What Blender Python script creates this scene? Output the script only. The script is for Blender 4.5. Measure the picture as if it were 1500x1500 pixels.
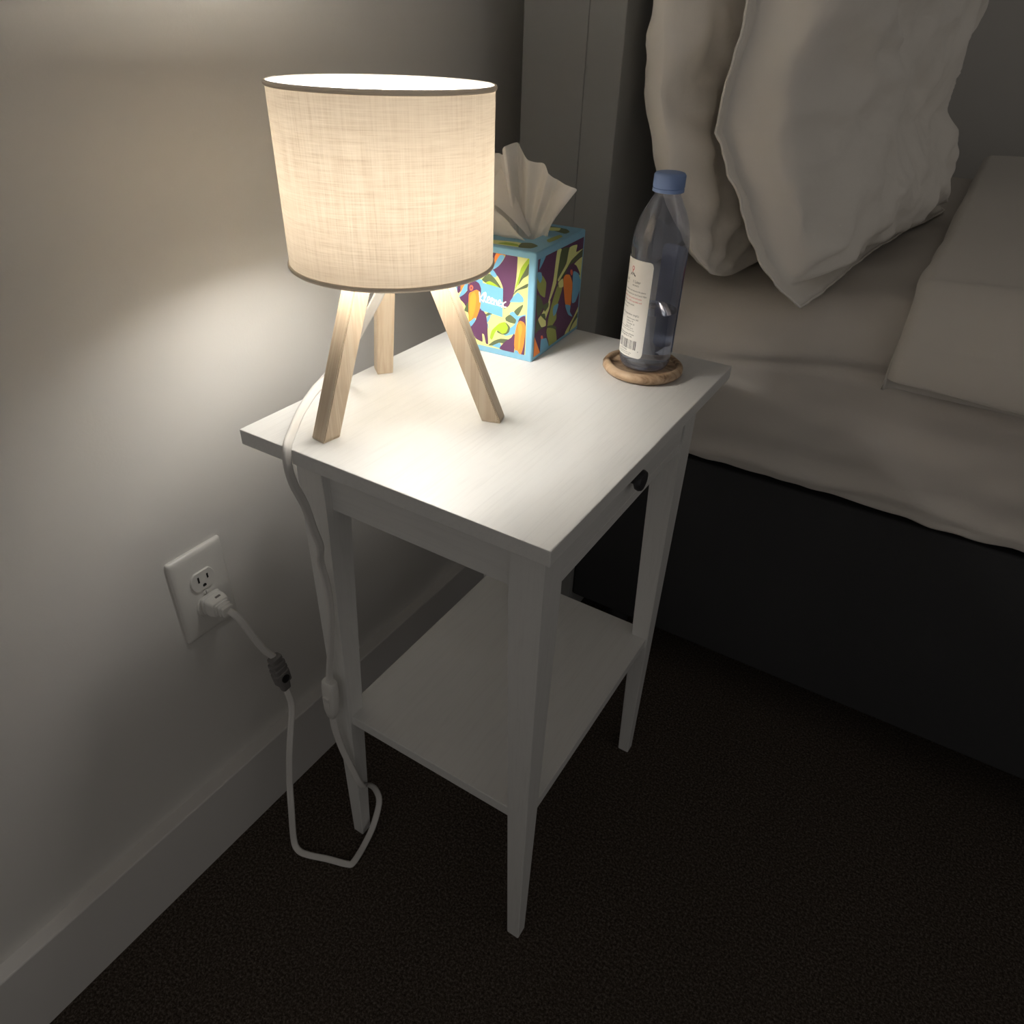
import bpy, bmesh, math, random
import numpy as np
from mathutils import Vector, Matrix, noise

for o in list(bpy.data.objects):
    bpy.data.objects.remove(o)
SC = bpy.context.scene
COL = SC.collection
PI = math.pi
random.seed(4)

# ------------------------------------------------------------------ camera, world, exposure
cam = bpy.data.cameras.new('camera')
cam.sensor_width = 36.0
cam.sensor_fit = 'HORIZONTAL'
cam.lens = 36.0 * 1046.35 / 1500.0
cam.clip_start = 0.02
cam_o = bpy.data.objects.new('camera', cam)
COL.objects.link(cam_o)
cam_o.location = (0.54911, -0.39461, 1.03429)
cam_o.rotation_euler = (0.97483, -0.0314, 0.5573)
SC.camera = cam_o

world = bpy.data.worlds.new('dim_room')
SC.world = world
world.use_nodes = True
bg = world.node_tree.nodes['Background']
bg.inputs['Color'].default_value = (1.0, 0.95, 0.90, 1)
bg.inputs['Strength'].default_value = 0.205
SC.view_settings.view_transform = 'Standard'
SC.view_settings.look = 'None'
SC.view_settings.exposure = 0.0
SC.view_settings.gamma = 1.0
SC.view_settings.use_curve_mapping = False
BULB_STRENGTH = 118

# ------------------------------------------------------------------ materials
MATS = {}
def mat(name, color=(.8, .8, .8), rough=.5, spec=.5, metal=0.0):
    m = bpy.data.materials.new(name)
    m.use_nodes = True
    b = m.node_tree.nodes['Principled BSDF']
    b.inputs['Base Color'].default_value = (*color, 1)
    b.inputs['Roughness'].default_value = rough
    b.inputs['Specular IOR Level'].default_value = spec
    b.inputs['Metallic'].default_value = metal
    MATS[name] = m
    return m

def nd(m, kind, **kw):
    n = m.node_tree.nodes.new(kind)
    for k, v in kw.items():
        setattr(n, k, v)
    return n

def ln(m, a, b):
    m.node_tree.links.new(a, b)

def bsdf(m):
    return m.node_tree.nodes['Principled BSDF']

def coords(m, scale=(1, 1, 1), kind='Object', rot=(0, 0, 0)):
    tc = nd(m, 'ShaderNodeTexCoord')
    mp = nd(m, 'ShaderNodeMapping')
    mp.inputs['Scale'].default_value = scale
    mp.inputs['Rotation'].default_value = rot
    ln(m, tc.outputs[kind], mp.inputs['Vector'])
    return mp.outputs['Vector']

def noise_tex(m, vec, scale, detail=4, rough=.5, dist=0.0):
    n = nd(m, 'ShaderNodeTexNoise')
    n.inputs['Scale'].default_value = scale
    n.inputs['Detail'].default_value = detail
    n.inputs['Roughness'].default_value = rough
    n.inputs['Distortion'].default_value = dist
    ln(m, vec, n.inputs['Vector'])
    return n.outputs['Fac']

def ramp(m, fac, stops):
    r = nd(m, 'ShaderNodeValToRGB')
    el = r.color_ramp.elements
    while len(el) < len(stops):
        el.new(0.5)
    for e, (p, c) in zip(el, stops):
        e.position = p
        e.color = (*c, 1)
    ln(m, fac, r.inputs['Fac'])
    return r.outputs['Color']

def bump(m, height, strength, dist, target=None):
    b = nd(m, 'ShaderNodeBump')
    b.inputs['Strength'].default_value = strength
    b.inputs['Distance'].default_value = dist
    ln(m, height, b.inputs['Height'])
    ln(m, b.outputs['Normal'], (target or bsdf(m)).inputs['Normal'])
    return b

# painted wall with a faint roller texture
m = mat('wall_paint', (.72, .70, .665), .5, .32)
bump(m, noise_tex(m, coords(m), 320, 3, .6), .12, .0008)
m = mat('ceiling_paint', (.8, .79, .77), .9, .2)
m = mat('trim_paint', (.72, .70, .675), .42, .4)

# dark carpet: fine speckle and pile relief
m = mat('carpet', (.06, .05, .045), 1.0, .05)
v = coords(m)
f = noise_tex(m, v, 300, 6, .82)
ln(m, ramp(m, f, [(.34, (.020, .0155, .012)), (.5, (.098, .078, .063)), (.66, (.33, .27, .22))]), bsdf(m).inputs['Base Color'])
bump(m, f, .9, .006)

# white painted furniture with wood grain ghosting through (grain runs along y)
def painted_wood(name, axis):
    m = mat(name, (.83, .82, .795), .42, .4)
    sc = [38, 38, 38]; sc[axis] = 2.2
    v = coords(m, tuple(sc))
    n = noise_tex(m, v, 1.0, 3, .55, 1.3)
    w = nd(m, 'ShaderNodeMath', operation='MULTIPLY'); w.inputs[1].default_value = 34
    ln(m, n, w.inputs[0])
    s = nd(m, 'ShaderNodeMath', operation='SINE'); ln(m, w.outputs[0], s.inputs[0])
    sc2 = [600, 600, 600]; sc2[axis] = 14
    fine = noise_tex(m, coords(m, tuple(sc2)), 1.0, 2, .5)
    a = nd(m, 'ShaderNodeMath', operation='MULTIPLY_ADD'); a.inputs[1].default_value = .16
    ln(m, s.outputs[0], a.inputs[0]); ln(m, fine, a.inputs[2])
    ln(m, ramp(m, a.outputs[0], [(0.0, (.70, .695, .675)), (.45, (.755, .75, .73)), (1.0, (.77, .765, .745))]), bsdf(m).inputs['Base Color'])
    bump(m, a.outputs[0], .24, .0005)
    return m
painted_wood('white_wood_y', 1)
painted_wood('white_wood_x', 0)
painted_wood('white_wood_z', 2)
mat('drawer_shadow_gap', (.05, .05, .05), .8)
mat('dark_knob', (.035, .035, .04), .4, .5)

# pale ash lamp legs
def ash(name, scale):
    m = mat(name, (.66, .5, .33), .55, .3)
    v = coords(m, scale, 'UV')
    n = noise_tex(m, v, 1.0, 4, .6, .6)
    w = nd(m, 'ShaderNodeMath', operation='MULTIPLY'); w.inputs[1].default_value = 22
    ln(m, n, w.inputs[0])
    s = nd(m, 'ShaderNodeMath', operation='SINE'); ln(m, w.outputs[0], s.inputs[0])
    mm = nd(m, 'ShaderNodeMapRange'); mm.inputs['From Min'].default_value = -1
    ln(m, s.outputs[0], mm.inputs['Value'])
    ln(m, ramp(m, mm.outputs[0], [(0, (.64, .51, .37)), (.35, (.70, .575, .435)), (1, (.73, .62, .48))]), bsdf(m).inputs['Base Color'])
    bump(m, mm.outputs[0], .1, .0004)
    return m
ash('ash_wood', (95, 4, 1))

# olive wood coaster
m = mat('olive_wood', (.55, .36, .2), .45, .4)
v = coords(m, (16, 60, 30), 'Object', (0, 0, .5))
f = noise_tex(m, v, 1.0, 6, .65, 1.6)
ln(m, ramp(m, f, [(.34, (.13, .075, .04)), (.44, (.36, .235, .14)), (.56, (.52, .37, .24)), (.72, (.60, .45, .31))]), bsdf(m).inputs['Base Color'])
bump(m, f, .3, .001)

# linen lampshade: woven threads that let the bulb's light through
m = bpy.data.materials.new('shade_linen'); m.use_nodes = True; MATS['shade_linen'] = m
nt = m.node_tree
nt.nodes.remove(bsdf(m))
out = nt.nodes['Material Output']
uvw = coords(m, (1, 1, 1), 'UV')
def stretched(sx, sy, detail=2):
    return noise_tex(m, coords(m, (sx, sy, 1), 'UV'), 1.0, detail, .6)
weft = stretched(34, 900); warp = stretched(760, 26)
slub1 = stretched(9, 260, 3); slub2 = stretched(190, 7, 3)
def mth(op, a, b):
    n = nd(m, 'ShaderNodeMath', operation=op)
    for i, x in enumerate((a, b)):
        if isinstance(x, (int, float)): n.inputs[i].default_value = x
        else: ln(m, x, n.inputs[i])
    return n.outputs[0]
s = mth('ADD', mth('ADD', mth('MULTIPLY', weft, .34), mth('MULTIPLY', warp, .24)), mth('ADD', mth('MULTIPLY', slub1, .22), mth('MULTIPLY', slub2, .20)))
tcol = ramp(m, s, [(.38, (.0370, .0280, .0190)), (.5, (.0510, .0408, .0292)), (.62, (.0600, .0495, .0365))])
rcol = ramp(m, s, [(.36, (.62, .585, .53)), (.5, (.70, .67, .62)), (.64, (.76, .73, .68))])
tr = nd(m, 'ShaderNodeBsdfTranslucent'); df = nd(m, 'ShaderNodeBsdfDiffuse'); ad = nd(m, 'ShaderNodeAddShader')
ln(m, tcol, tr.inputs['Color']); ln(m, rcol, df.inputs['Color'])
bp_ = nd(m, 'ShaderNodeBump'); bp_.inputs['Strength'].default_value = .25; bp_.inputs['Distance'].default_value = .0006
ln(m, s, bp_.inputs['Height']); ln(m, bp_.outputs['Normal'], df.inputs['Normal'])
ln(m, tr.outputs[0], ad.inputs[0]); ln(m, df.outputs[0], ad.inputs[1]); ln(m, ad.outputs[0], out.inputs['Surface'])
m = mat('shade_binding', (.62, .58, .52), .85, .2)
trn = nd(m, 'ShaderNodeBsdfTranslucent'); trn.inputs['Color'].default_value = (.12, .106, .088, 1)
ads = nd(m, 'ShaderNodeAddShader')
ln(m, bsdf(m).outputs[0], ads.inputs[0]); ln(m, trn.outputs[0], ads.inputs[1]); ln(m, ads.outputs[0], m.node_tree.nodes['Material Output'].inputs['Surface'])
mat('shade_fuzz', (.8, .78, .74), .9, .1)

m = bpy.data.materials.new('bulb_glow'); m.use_nodes = True; MATS['bulb_glow'] = m
b = bsdf(m); b.inputs['Base Color'].default_value = (.9, .9, .9, 1)
b.inputs['Emission Color'].default_value = (1.0, .985, .945, 1); b.inputs['Emission Strength'].default_value = BULB_STRENGTH
mat('white_plastic', (.76, .745, .71), .35, .5)
mat('outlet_plastic', (.74, .72, .68), .3, .5)
mat('slot_black', (.01, .01, .01), .6)
mat('brass_screw', (.6, .58, .52), .4, .5, .6)
mat('grey_plastic', (.20, .19, .185), .5, .4)
mat('cord_white', (.72, .70, .67), .4, .45)

# tissue paper (thin, slightly translucent)
m = mat('tissue_paper', (.94, .91, .87), .9, .1)
trn = nd(m, 'ShaderNodeBsdfTranslucent'); trn.inputs['Color'].default_value = (.9, .86, .8, 1)
mx = nd(m, 'ShaderNodeMixShader'); mx.inputs[0].default_value = .32
ln(m, bsdf(m).outputs[0], mx.inputs[1]); ln(m, trn.outputs[0], mx.inputs[2]); ln(m, mx.outputs[0], m.node_tree.nodes['Material Output'].inputs['Surface'])
bump(m, noise_tex(m, coords(m), 900, 2), .15, .0004)

for n_, c_ in dict(pale=(.74, .76, .30), green=(.36, .52, .035), olive=(.33, .37, .10), dark=(.105, .135, .065), purple=(.115, .042, .105),
                   orange=(.90, .26, .045), amber=(.93, .36, .05), blue=(.17, .44, .64), coral=(.85, .16, .09), white=(.88, .88, .86)).items():
    mat('print_' + n_, c_, .5, .35)
mat('carton_blue', (.22, .46, .62), .45, .4)
mat('slot_film', (.6, .62, .62), .3, .5)

# bottle: thin clear bluish PET, water, paper label
m = bpy.data.materials.new('clear_bottle'); m.use_nodes = True; MATS['clear_bottle'] = m
m.node_tree.nodes.remove(bsdf(m))
t_ = nd(m, 'ShaderNodeBsdfTransparent'); t_.inputs['Color'].default_value = (.84, .86, .92, 1)
g_ = nd(m, 'ShaderNodeBsdfGlossy'); g_.inputs['Roughness'].default_value = .06; g_.inputs['Color'].default_value = (.9, .93, 1, 1)
d_ = nd(m, 'ShaderNodeBsdfDiffuse'); d_.inputs['Color'].default_value = (.45, .46, .52, 1)
fr = nd(m, 'ShaderNodeFresnel'); fr.inputs['IOR'].default_value = 1.5
ge = nd(m, 'ShaderNodeNewGeometry'); mr = nd(m, 'ShaderNodeMapRange'); mr.inputs['To Min'].default_value = 1.8; mr.inputs['To Max'].default_value = 1 / 1.8
ln(m, ge.outputs['Backfacing'], mr.inputs['Value']); ln(m, mr.outputs[0], fr.inputs['IOR'])
x0 = nd(m, 'ShaderNodeMixShader'); x0.inputs[0].default_value = .19
x1 = nd(m, 'ShaderNodeMixShader')
ln(m, t_.outputs[0], x0.inputs[1]); ln(m, d_.outputs[0], x0.inputs[2])
ln(m, fr.outputs[0], x1.inputs[0]); ln(m, x0.outputs[0], x1.inputs[1]); ln(m, g_.outputs[0], x1.inputs[2])
ln(m, x1.outputs[0], m.node_tree.nodes['Material Output'].inputs['Surface'])
m = mat('water', (.84, .88, .96), .0, .5)
bsdf(m).inputs['Transmission Weight'].default_value = 1.0
bsdf(m).inputs['IOR'].default_value = 1.33
mat('bottle_cap_blue', (.24, .345, .62), .45, .4)
m = mat('label_paper', (.92, .90, .86), .45, .4)
m = mat('label_blue', (.30, .34, .48), .45, .4)
mat('label_ink', (.07, .07, .075), .6)
mat('label_pale_ink', (.36, .35, .35), .6)
mat('label_red', (.62, .06, .07), .6)

# bedding and bed
def cloth(name, color, scale, strength):
    m = mat(name, color, .85, .15)
    bsdf(m).inputs['Sheen Weight'].default_value = .15
    v = coords(m)
    a = noise_tex(m, v, scale, 4, .6)
    bump(m, a, strength, .002)
    return m
cloth('pillow_cotton', (.90, .855, .79), 60, .25)
cloth('sheet_cotton', (.68, .635, .58), 40, .3)
cloth('duvet_cotton', (.72, .68, .62), 60, .25)
m = mat('headboard_fabric', (.30, .298, .29), .95, .1)
v = coords(m)
f = mth_ = noise_tex(m, coords(m, (1, 900, 60)), 1.0, 2)
f2 = noise_tex(m, coords(m, (1, 60, 900)), 1.0, 2)
ad2 = nd(m, 'ShaderNodeMath', operation='ADD'); ln(m, f, ad2.inputs[0]); ln(m, f2, ad2.inputs[1])
bump(m, ad2.outputs[0], .10, .0006)
m = mat('bed_fabric', (.05, .05, .052), .95, .1)
bump(m, noise_tex(m, coords(m), 700, 3), .4, .001)
mat('mattress_ticking', (.5, .48, .45), .9)

# ------------------------------------------------------------------ object helpers
def tag(o, label=None, cat=None, group=None, kind=None):
    if label: o['label'] = label
    if cat: o['category'] = cat
    if group: o['group'] = group
    if kind: o['kind'] = kind
    return o

def thing(name, label, cat, loc):
    o = bpy.data.objects.new(name, None)
    o.empty_display_size = .05
    COL.objects.link(o)
    o.location = loc
    return tag(o, label, cat)

def obj(name, bm, mats, parent=None, smooth=False, auto=None):
    """bm holds world coordinates; parts are shifted into their thing's frame"""
    me = bpy.data.meshes.new(name)
    bm.normal_update()
    bm.to_mesh(me); bm.free()
    for k in ([mats] if isinstance(mats, str) else mats):
        me.materials.append(MATS[k])
    if smooth:
        for p in me.polygons: p.use_smooth = True
        if auto:
            me.set_sharp_from_angle(angle=math.radians(auto))
    o = bpy.data.objects.new(name, me)
    COL.objects.link(o)
    if parent is not None:
        o.parent = parent
        if parent.type == 'EMPTY':
            o.location = -Vector(parent.location)
    return o

def struct(name, bm, m, smooth=False):
    return tag(obj(name, bm, m, None, smooth), kind='structure')

def box(bm, x0, x1, y0, y1, z0, z1, bev=0.0, seg=2):
    r = bmesh.ops.create_cube(bm, size=1.0)
    for v in r['verts']:
        v.co = Vector((x0 + (v.co.x + .5) * (x1 - x0), y0 + (v.co.y + .5) * (y1 - y0), z0 + (v.co.z + .5) * (z1 - z0)))
    if bev:
        es = {e for v in r['verts'] for e in v.link_edges}
        bmesh.ops.bevel(bm, geom=list(es), offset=bev, segments=seg, affect='EDGES', profile=.6)
    return r

def loft(bm, rings, cap=True, closed=True):
    """rings: lists of points with equal length -> quads between them"""
    vs = [[bm.verts.new(p) for p in r] for r in rings]
    n = len(rings[0])
    for a, b in zip(vs, vs[1:]):
        for i in range(n if closed else n - 1):
            j = (i + 1) % n
            bm.faces.new((a[i], a[j], b[j], b[i]))
    if cap and closed:
        bm.faces.new(list(reversed(vs[0]))); bm.faces.new(vs[-1])
    return vs

def lathe(bm, prof, c, n=64, cap0=True, cap1=True):
    rings = [[(c[0] + r * math.cos(2 * PI * k / n), c[1] + r * math.sin(2 * PI * k / n), z) for k in range(n)] for r, z in prof]
    vs = loft(bm, rings, cap=False)
    if cap0: bm.faces.new(list(reversed(vs[0])))
    if cap1: bm.faces.new(vs[-1])
    return vs

def torus(bm, c, R, r, z, n=96, k=10, sq=1.0):
    rings = []
    for i in range(n):
        a = 2 * PI * i / n
        rings.append([(c[0] + (R + r * math.cos(2 * PI * j / k)) * math.cos(a), c[1] + (R + r * math.cos(2 * PI * j / k)) * math.sin(a), z + sq * r * math.sin(2 * PI * j / k)) for j in range(k)])
    rings.append(rings[0])
    loft(bm, rings, cap=False)
    bmesh.ops.remove_doubles(bm, verts=bm.verts, dist=1e-7)

def spline(pts, n=12):
    P = [Vector(p) for p in pts]
    P = [P[0] * 2 - P[1]] + P + [P[-1] * 2 - P[-2]]
    out = []
    for i in range(1, len(P) - 2):
        p0, p1, p2, p3 = P[i - 1:i + 3]
        for k in range(n):
            t = k / n
            out.append(.5 * ((2 * p1) + (p2 - p0) * t + (2 * p0 - 5 * p1 + 4 * p2 - p3) * t * t + (3 * p1 - p0 - 3 * p2 + p3) * t ** 3))
    out.append(P[-2])
    return out

def sweep(bm, path, section, up=Vector((0, 0, 1)), scale=None):
    """section: 2-D points (side, lift); frame carried along the path"""
    rings = []
    prev = None
    for i, p in enumerate(path):
        t = (path[min(i + 1, len(path) - 1)] - path[max(i - 1, 0)]).normalized()
        if prev is None:
            s = t.cross(up)
            if s.length < 1e-4: s = t.cross(Vector((1, 0, 0)))
        else:
            s = prev - t * prev.dot(t)
        s.normalize(); prev = s
        u = s.cross(t)
        k = scale[i] if scale else 1.0
        rings.append([p + s * (a * k) + u * (b * k) for a, b in section])
    loft(bm, rings)

def circ(r, n=12):
    return [(r * math.cos(2 * PI * i / n), r * math.sin(2 * PI * i / n)) for i in range(n)]

def twin_cord(r=.0023, d=.0024, n=10):
    """flat two-wire cord: two lobes side by side with a groove"""
    pts = []
    for i in range(n):
        a = -PI * .62 + PI * 1.24 * i / (n - 1); pts.append((d + r * math.cos(a), r * math.sin(a)))
    for i in range(n):
        a = PI - PI * .62 + PI * 1.24 * i / (n - 1); pts.append((-d + r * math.cos(a), r * math.sin(a)))
    return pts

def smooth_poly(P, n=5, closed=True):
    P = [Vector((*p, 0)) for p in P]
    out = []
    N = len(P)
    for i in range(N):
        p0, p1, p2, p3 = P[i - 1], P[i], P[(i + 1) % N], P[(i + 2) % N]
        for k in range(n):
            t = k / n
            q = .5 * ((2 * p1) + (p2 - p0) * t * .8 + (2 * p0 - 5 * p1 + 4 * p2 - p3) * t * t * .8 + (3 * p1 - p0 - 3 * p2 + p3) * t ** 3 * .8) if False else \
                p1.lerp(p2, t) * .45 + .55 * (.5 * ((2 * p1) + (p2 - p0) * t + (2 * p0 - 5 * p1 + 4 * p2 - p3) * t * t + (3 * p1 - p0 - 3 * p2 + p3) * t ** 3))
            out.append((q.x, q.y))
    return out

def clip_poly(P, x0, x1, y0, y1):
    for ax, lim, sg in ((0, x0, 1), (0, x1, -1), (1, y0, 1), (1, y1, -1)):
        o_ = []
        for i in range(len(P)):
            a, b = P[i - 1], P[i]
            ina, inb = sg * (a[ax] - lim) >= 0, sg * (b[ax] - lim) >= 0
            if ina != inb:
                t = (lim - a[ax]) / (b[ax] - a[ax]); o_.append((a[0] + t * (b[0] - a[0]), a[1] + t * (b[1] - a[1])))
            if inb: o_.append(b)
        P = o_
        if len(P) < 3: return []
    return P

def flat_poly(bm, P, f, mi=0):
    """f maps 2-D -> 3-D; concave outlines are triangulated"""
    es = []
    vs = [bm.verts.new(f(*p)) for p in P]
    for i in range(len(vs)):
        es.append(bm.edges.new((vs[i - 1], vs[i])))
    r = bmesh.ops.triangle_fill(bm, edges=es, use_beauty=True)
    for g in r['geom']:
        if isinstance(g, bmesh.types.BMFace): g.material_index = mi

# ------------------------------------------------------------------ the setting
WX = -0.127
bm = bmesh.new(); box(bm, WX, 3.2, -2.0, 3.2, -.06, 0); struct('floor', bm, 'carpet')
bm = bmesh.new(); box(bm, WX - .1, WX, -2.0, 3.2, -.06, 2.5); struct('wall_left', bm, 'wall_paint')
bm = bmesh.new(); box(bm, WX, 3.2, -2.0, 3.2, 2.45, 2.55); struct('ceiling', bm, 'ceiling_paint')
bm = bmesh.new(); box(bm, WX, 3.2, 2.6, 2.7, -.06, 2.45); struct('wall_right', bm, 'wall_paint')
bm = bmesh.new()
prof = [(WX, 0), (WX + .021, 0), (WX + .021, .1280), (WX + .0203, .1296), (WX + .0190, .130), (WX, .130)]
loft(bm, [[(x, y, z) for x, z in prof] for y in (-2.0, .62)])
struct('baseboard_left', bm, 'trim_paint')

# ------------------------------------------------------------------ nightstand
TW, TD, TH = .4529, .3511, .70
ns = thing('nightstand', 'white painted wooden nightstand with drawer, tapered legs and low shelf', 'nightstand', (TD / 2, TW / 2, 0))
bm = bmesh.new(); box(bm, 0, TD, 0, TW, TH - .0165, TH, .0012, 2); obj('tabletop', bm, 'white_wood_y', ns)
LX0, LX1, LY0, LY1 = .031, .3285, .036, .417
def leg_bm(cx, cy, sx, sy):
    """outer corner (cx,cy); sx,sy point inward; inner faces taper below the apron"""
    bm = bmesh.new()
    rings = []
    for z, w in ((0, .0165), (.002, .018), (.598, .036), (TH - .0165, .036)):
        e = .001 if z == 0 else 0
        rings.append([(cx + sx * a, cy + sy * b, z) for a, b in ((e, e), (w, e), (w, w), (e, w))])
    if sx * sy < 0: rings = [list(reversed(r)) for r in rings]
    loft(bm, rings)
    es = [e for e in bm.edges if abs(e.verts[0].co.z - e.verts[1].co.z) > .05]
    bmesh.ops.bevel(bm, geom=es, offset=.0012, segments=2, affect='EDGES')
    return bm
for cx, sx in ((LX0, 1), (LX1, -1)):
    for cy, sy in ((LY0, 1), (LY1, -1)):
        obj('leg', leg_bm(cx, cy, sx, sy), 'white_wood_z', ns)
AZ0, AZ1 = .604, TH - .0165
bm = bmesh.new(); box(bm, LX0 + .034, LX1 - .034, LY0 + .010, LY0 + .026, AZ0, AZ1, .0008, 1); obj('side_apron', bm, 'white_wood_x', ns)
bm = bmesh.new(); box(bm, LX0 + .034, LX1 - .034, LY1 - .026, LY1 - .010, AZ0, AZ1, .0008, 1); obj('side_apron', bm, 'white_wood_x', ns)
bm = bmesh.new(); box(bm, LX0 + .006, LX0 + .022, LY0 + .034, LY1 - .034, AZ0, AZ1, .0008, 1); obj('back_apron', bm, 'white_wood_y', ns)
bm = bmesh.new(); box(bm, LX1 - .024, LX1 - .003, LY0 + .034, LY1 - .034, AZ0, AZ0 + .013, .0008, 1); obj('front_rail', bm, 'white_wood_y', ns)
dr = None
bm = bmesh.new(); box(bm, LX1 - .020, LX1 - .002, LY0 + .038, LY1 - .038, AZ0 + .0150, AZ1 - .002, .001, 2)
box(bm, LX0 + .03, LX1 - .020, LY0 + .044, LY0 + .054, AZ0 + .018, AZ1 - .010)
box(bm, LX0 + .03, LX1 - .020, LY1 - .054, LY1 - .044, AZ0 + .018, AZ1 - .010)
box(bm, LX0 + .03, LX0 + .04, LY0 + .054, LY1 - .054, AZ0 + .018, AZ1 - .010)
box(bm, LX0 + .04, LX1 - .020, LY0 + .054, LY1 - .054, AZ0 + .018, AZ0 + .022)
dr = obj('drawer', bm, 'white_wood_y', ns)
bm = bmesh.new()
prof = [(.006, 0), (.006, .005), (.0110, .0085), (.0118, .012), (.0105, .0150), (.004, .0158)]
vs = lathe(bm, prof, (0, 0), 28)
bmesh.ops.rotate(bm, verts=bm.verts, cent=(0, 0, 0), matrix=Matrix.Rotation(PI / 2, 3, 'Y'))
bmesh.ops.translate(bm, verts=bm.verts, vec=(LX1 - .0025, .2225, .6475))
tag(obj('knob', bm, 'dark_knob', dr, True, 40), 'dark round drawer knob')
bm = bmesh.new(); box(bm, LX0 + .010, LX1 - .003, LY0 + .004, LY1 - .004, .259, .275, .0012, 2)
obj('shelf', bm, 'white_wood_y', ns)

# ------------------------------------------------------------------ table lamp
LC = (.095, .1335)
RS, ZB, ZT = .0938, .8499, .9925
lamp = thing('table_lamp', 'small lit tripod table lamp with cream linen drum shade and pale wood legs', 'lamp', (LC[0], LC[1], TH))
bm = bmesh.new()
n, k = 128, 14
uvl = bm.loops.layers.uv.new('UVMap')
vs = [[bm.verts.new((LC[0] + RS * math.cos(2 * PI * i / n), LC[1] + RS * math.sin(2 * PI * i / n), ZB + (ZT - ZB) * j / k)) for i in range(n)] for j in range(k + 1)]
for j in range(k):
    for i in range(n):
        f_ = bm.faces.new((vs[j][i], vs[j][(i + 1) % n], vs[j + 1][(i + 1) % n], vs[j + 1][i]))
        for lp, (a, b) in zip(f_.loops, ((i, j), (i + 1, j), (i + 1, j + 1), (i, j + 1))):
            lp[uvl].uv = (a / n * 2 * PI * RS, b / k * (ZT - ZB))
shade = obj('lamp_shade', bm, 'shade_linen', lamp, True)
bm = bmesh.new(); torus(bm, LC, RS, .0017, ZT, sq=1.25); obj('top_binding', bm, 'shade_binding', shade, True)
bm = bmesh.new(); torus(bm, LC, RS, .0017, ZB, sq=1.25); obj('bottom_binding', bm, 'shade_binding', shade, True)
# stray linen fibres standing off the rims
bm = bmesh.new()
for zz, N_ in ((ZT, 420), (ZB, 260)):
    for q in range(N_):
        a = random.uniform(0, 2 * PI); L_ = random.uniform(.0008, .0028); w = .00007
        up = random.uniform(.2, 1.2) * (1 if zz == ZT else -1); out_ = random.uniform(.1, .9)
        p0 = Vector((LC[0] + (RS + .0014) * math.cos(a), LC[1] + (RS + .0014) * math.sin(a), zz + .0012 * (1 if zz == ZT else -1)))
        d = Vector((math.cos(a + random.uniform(-.9, .9)) * out_, math.sin(a + random.uniform(-.9, .9)) * out_, up)).normalized() * L_
        t = Vector((-math.sin(a), math.cos(a), 0)) * w
        v = [bm.verts.new(p) for p in (p0 - t, p0 + t, p0 + d)]
        u_ = Vector((0, 0, w)); v2 = bm.verts.new(p0 + Vector((math.cos(a), math.sin(a), 0)) * w)
        bm.faces.new(v); bm.faces.new((v[0], v2, v[2])); bm.faces.new((v2, v[1], v[2]))
tag(obj('rim_fibres', bm, 'shade_fuzz', shade), kind='stuff')
# shade spider: ring and three wires
bm = bmesh.new(); torus(bm, LC, .016, .0012, .8645, 48, 8)
for q in range(3):
    a = -.5 + q * 2 * PI / 3
    sweep(bm, spline([(LC[0] + .016 * math.cos(a), LC[1] + .016 * math.sin(a), .8645), (LC[0] + .06 * math.cos(a), LC[1] + .06 * math.sin(a), .862), (LC[0] + (RS - .001) * math.cos(a), LC[1] + (RS - .001) * math.sin(a), ZB + .001)], 8), circ(.0010, 8))
obj('shade_carrier', bm, 'white_plastic', shade, True)
# legs
def lamp_leg(ang, rad):
    bm = bmesh.new()
    d = Vector((math.cos(ang), math.sin(ang), 0)); t = Vector((-d.y, d.x, 0))
    foot = Vector((*LC, TH)) + d * rad
    apex = Vector((*LC, .9495)); top_s = .69
    uvl = bm.loops.layers.uv.new('UVMap')
    rings = []
    for s_ in (0, .01, top_s):
        c = foot.lerp(apex, s_)
        h = .0092 if s_ else .0086
        hd = .0100 if s_ else .0093
        rings.append([c + t * (a * h) + d * (b * hd) for a, b in ((-1, -1), (1, -1), (1, 1), (-1, 1))])
    loft(bm, [list(reversed(r)) for r in rings])
    bmesh.ops.recalc_face_normals(bm, faces=bm.faces)
    es = [e for e in bm.edges if abs(e.verts[0].co.z - e.verts[1].co.z) > .01]
    bmesh.ops.bevel(bm, geom=es, offset=.0009, segments=2, affect='EDGES')
    ax = (apex - foot).normalized(); off = ang * .37
    for f_ in bm.faces:
        for lp in f_.loops:
            p = lp.vert.co - foot
            nn = f_.normal
            side = t if abs(nn.dot(d)) > abs(nn.dot(t)) else d
            lp[uvl].uv = (p.dot(side) + off + (.2 if side is d else 0), p.dot(ax) + off * 2)
    return bm
ANG = []
for ang, rad in ((math.atan2(.036 - LC[1], .0805 - LC[0]), .0985), (math.atan2(.164 - LC[1], .1905 - LC[0]), .1005), (math.atan2(.193 - LC[1], .0195 - LC[0]), .0965)):
    ANG.append(ang)
    obj('lamp_leg', lamp_leg(ang, rad), 'ash_wood', lamp)
bm = bmesh.new(); lathe(bm, [(.0190, .846), (.0210, .848), (.0210, .862), (.0195, .864)], LC, 40)
for q in ANG:
    d = Vector((math.cos(q), math.sin(q), 0)); sweep(bm, [Vector((*LC, .855)) + d * .014, Vector((*LC, .855)) + d * .034], circ(.0032, 10))
obj('leg_hub', bm, 'ash_wood', lamp, True, 40)
bm = bmesh.new(); lathe(bm, [(.011, .864), (.0135, .865), (.0135, .874), (.011, .876)], LC, 40); obj('bulb_socket', bm, 'white_plastic', lamp, True, 40)
bm = bmesh.new()
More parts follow.
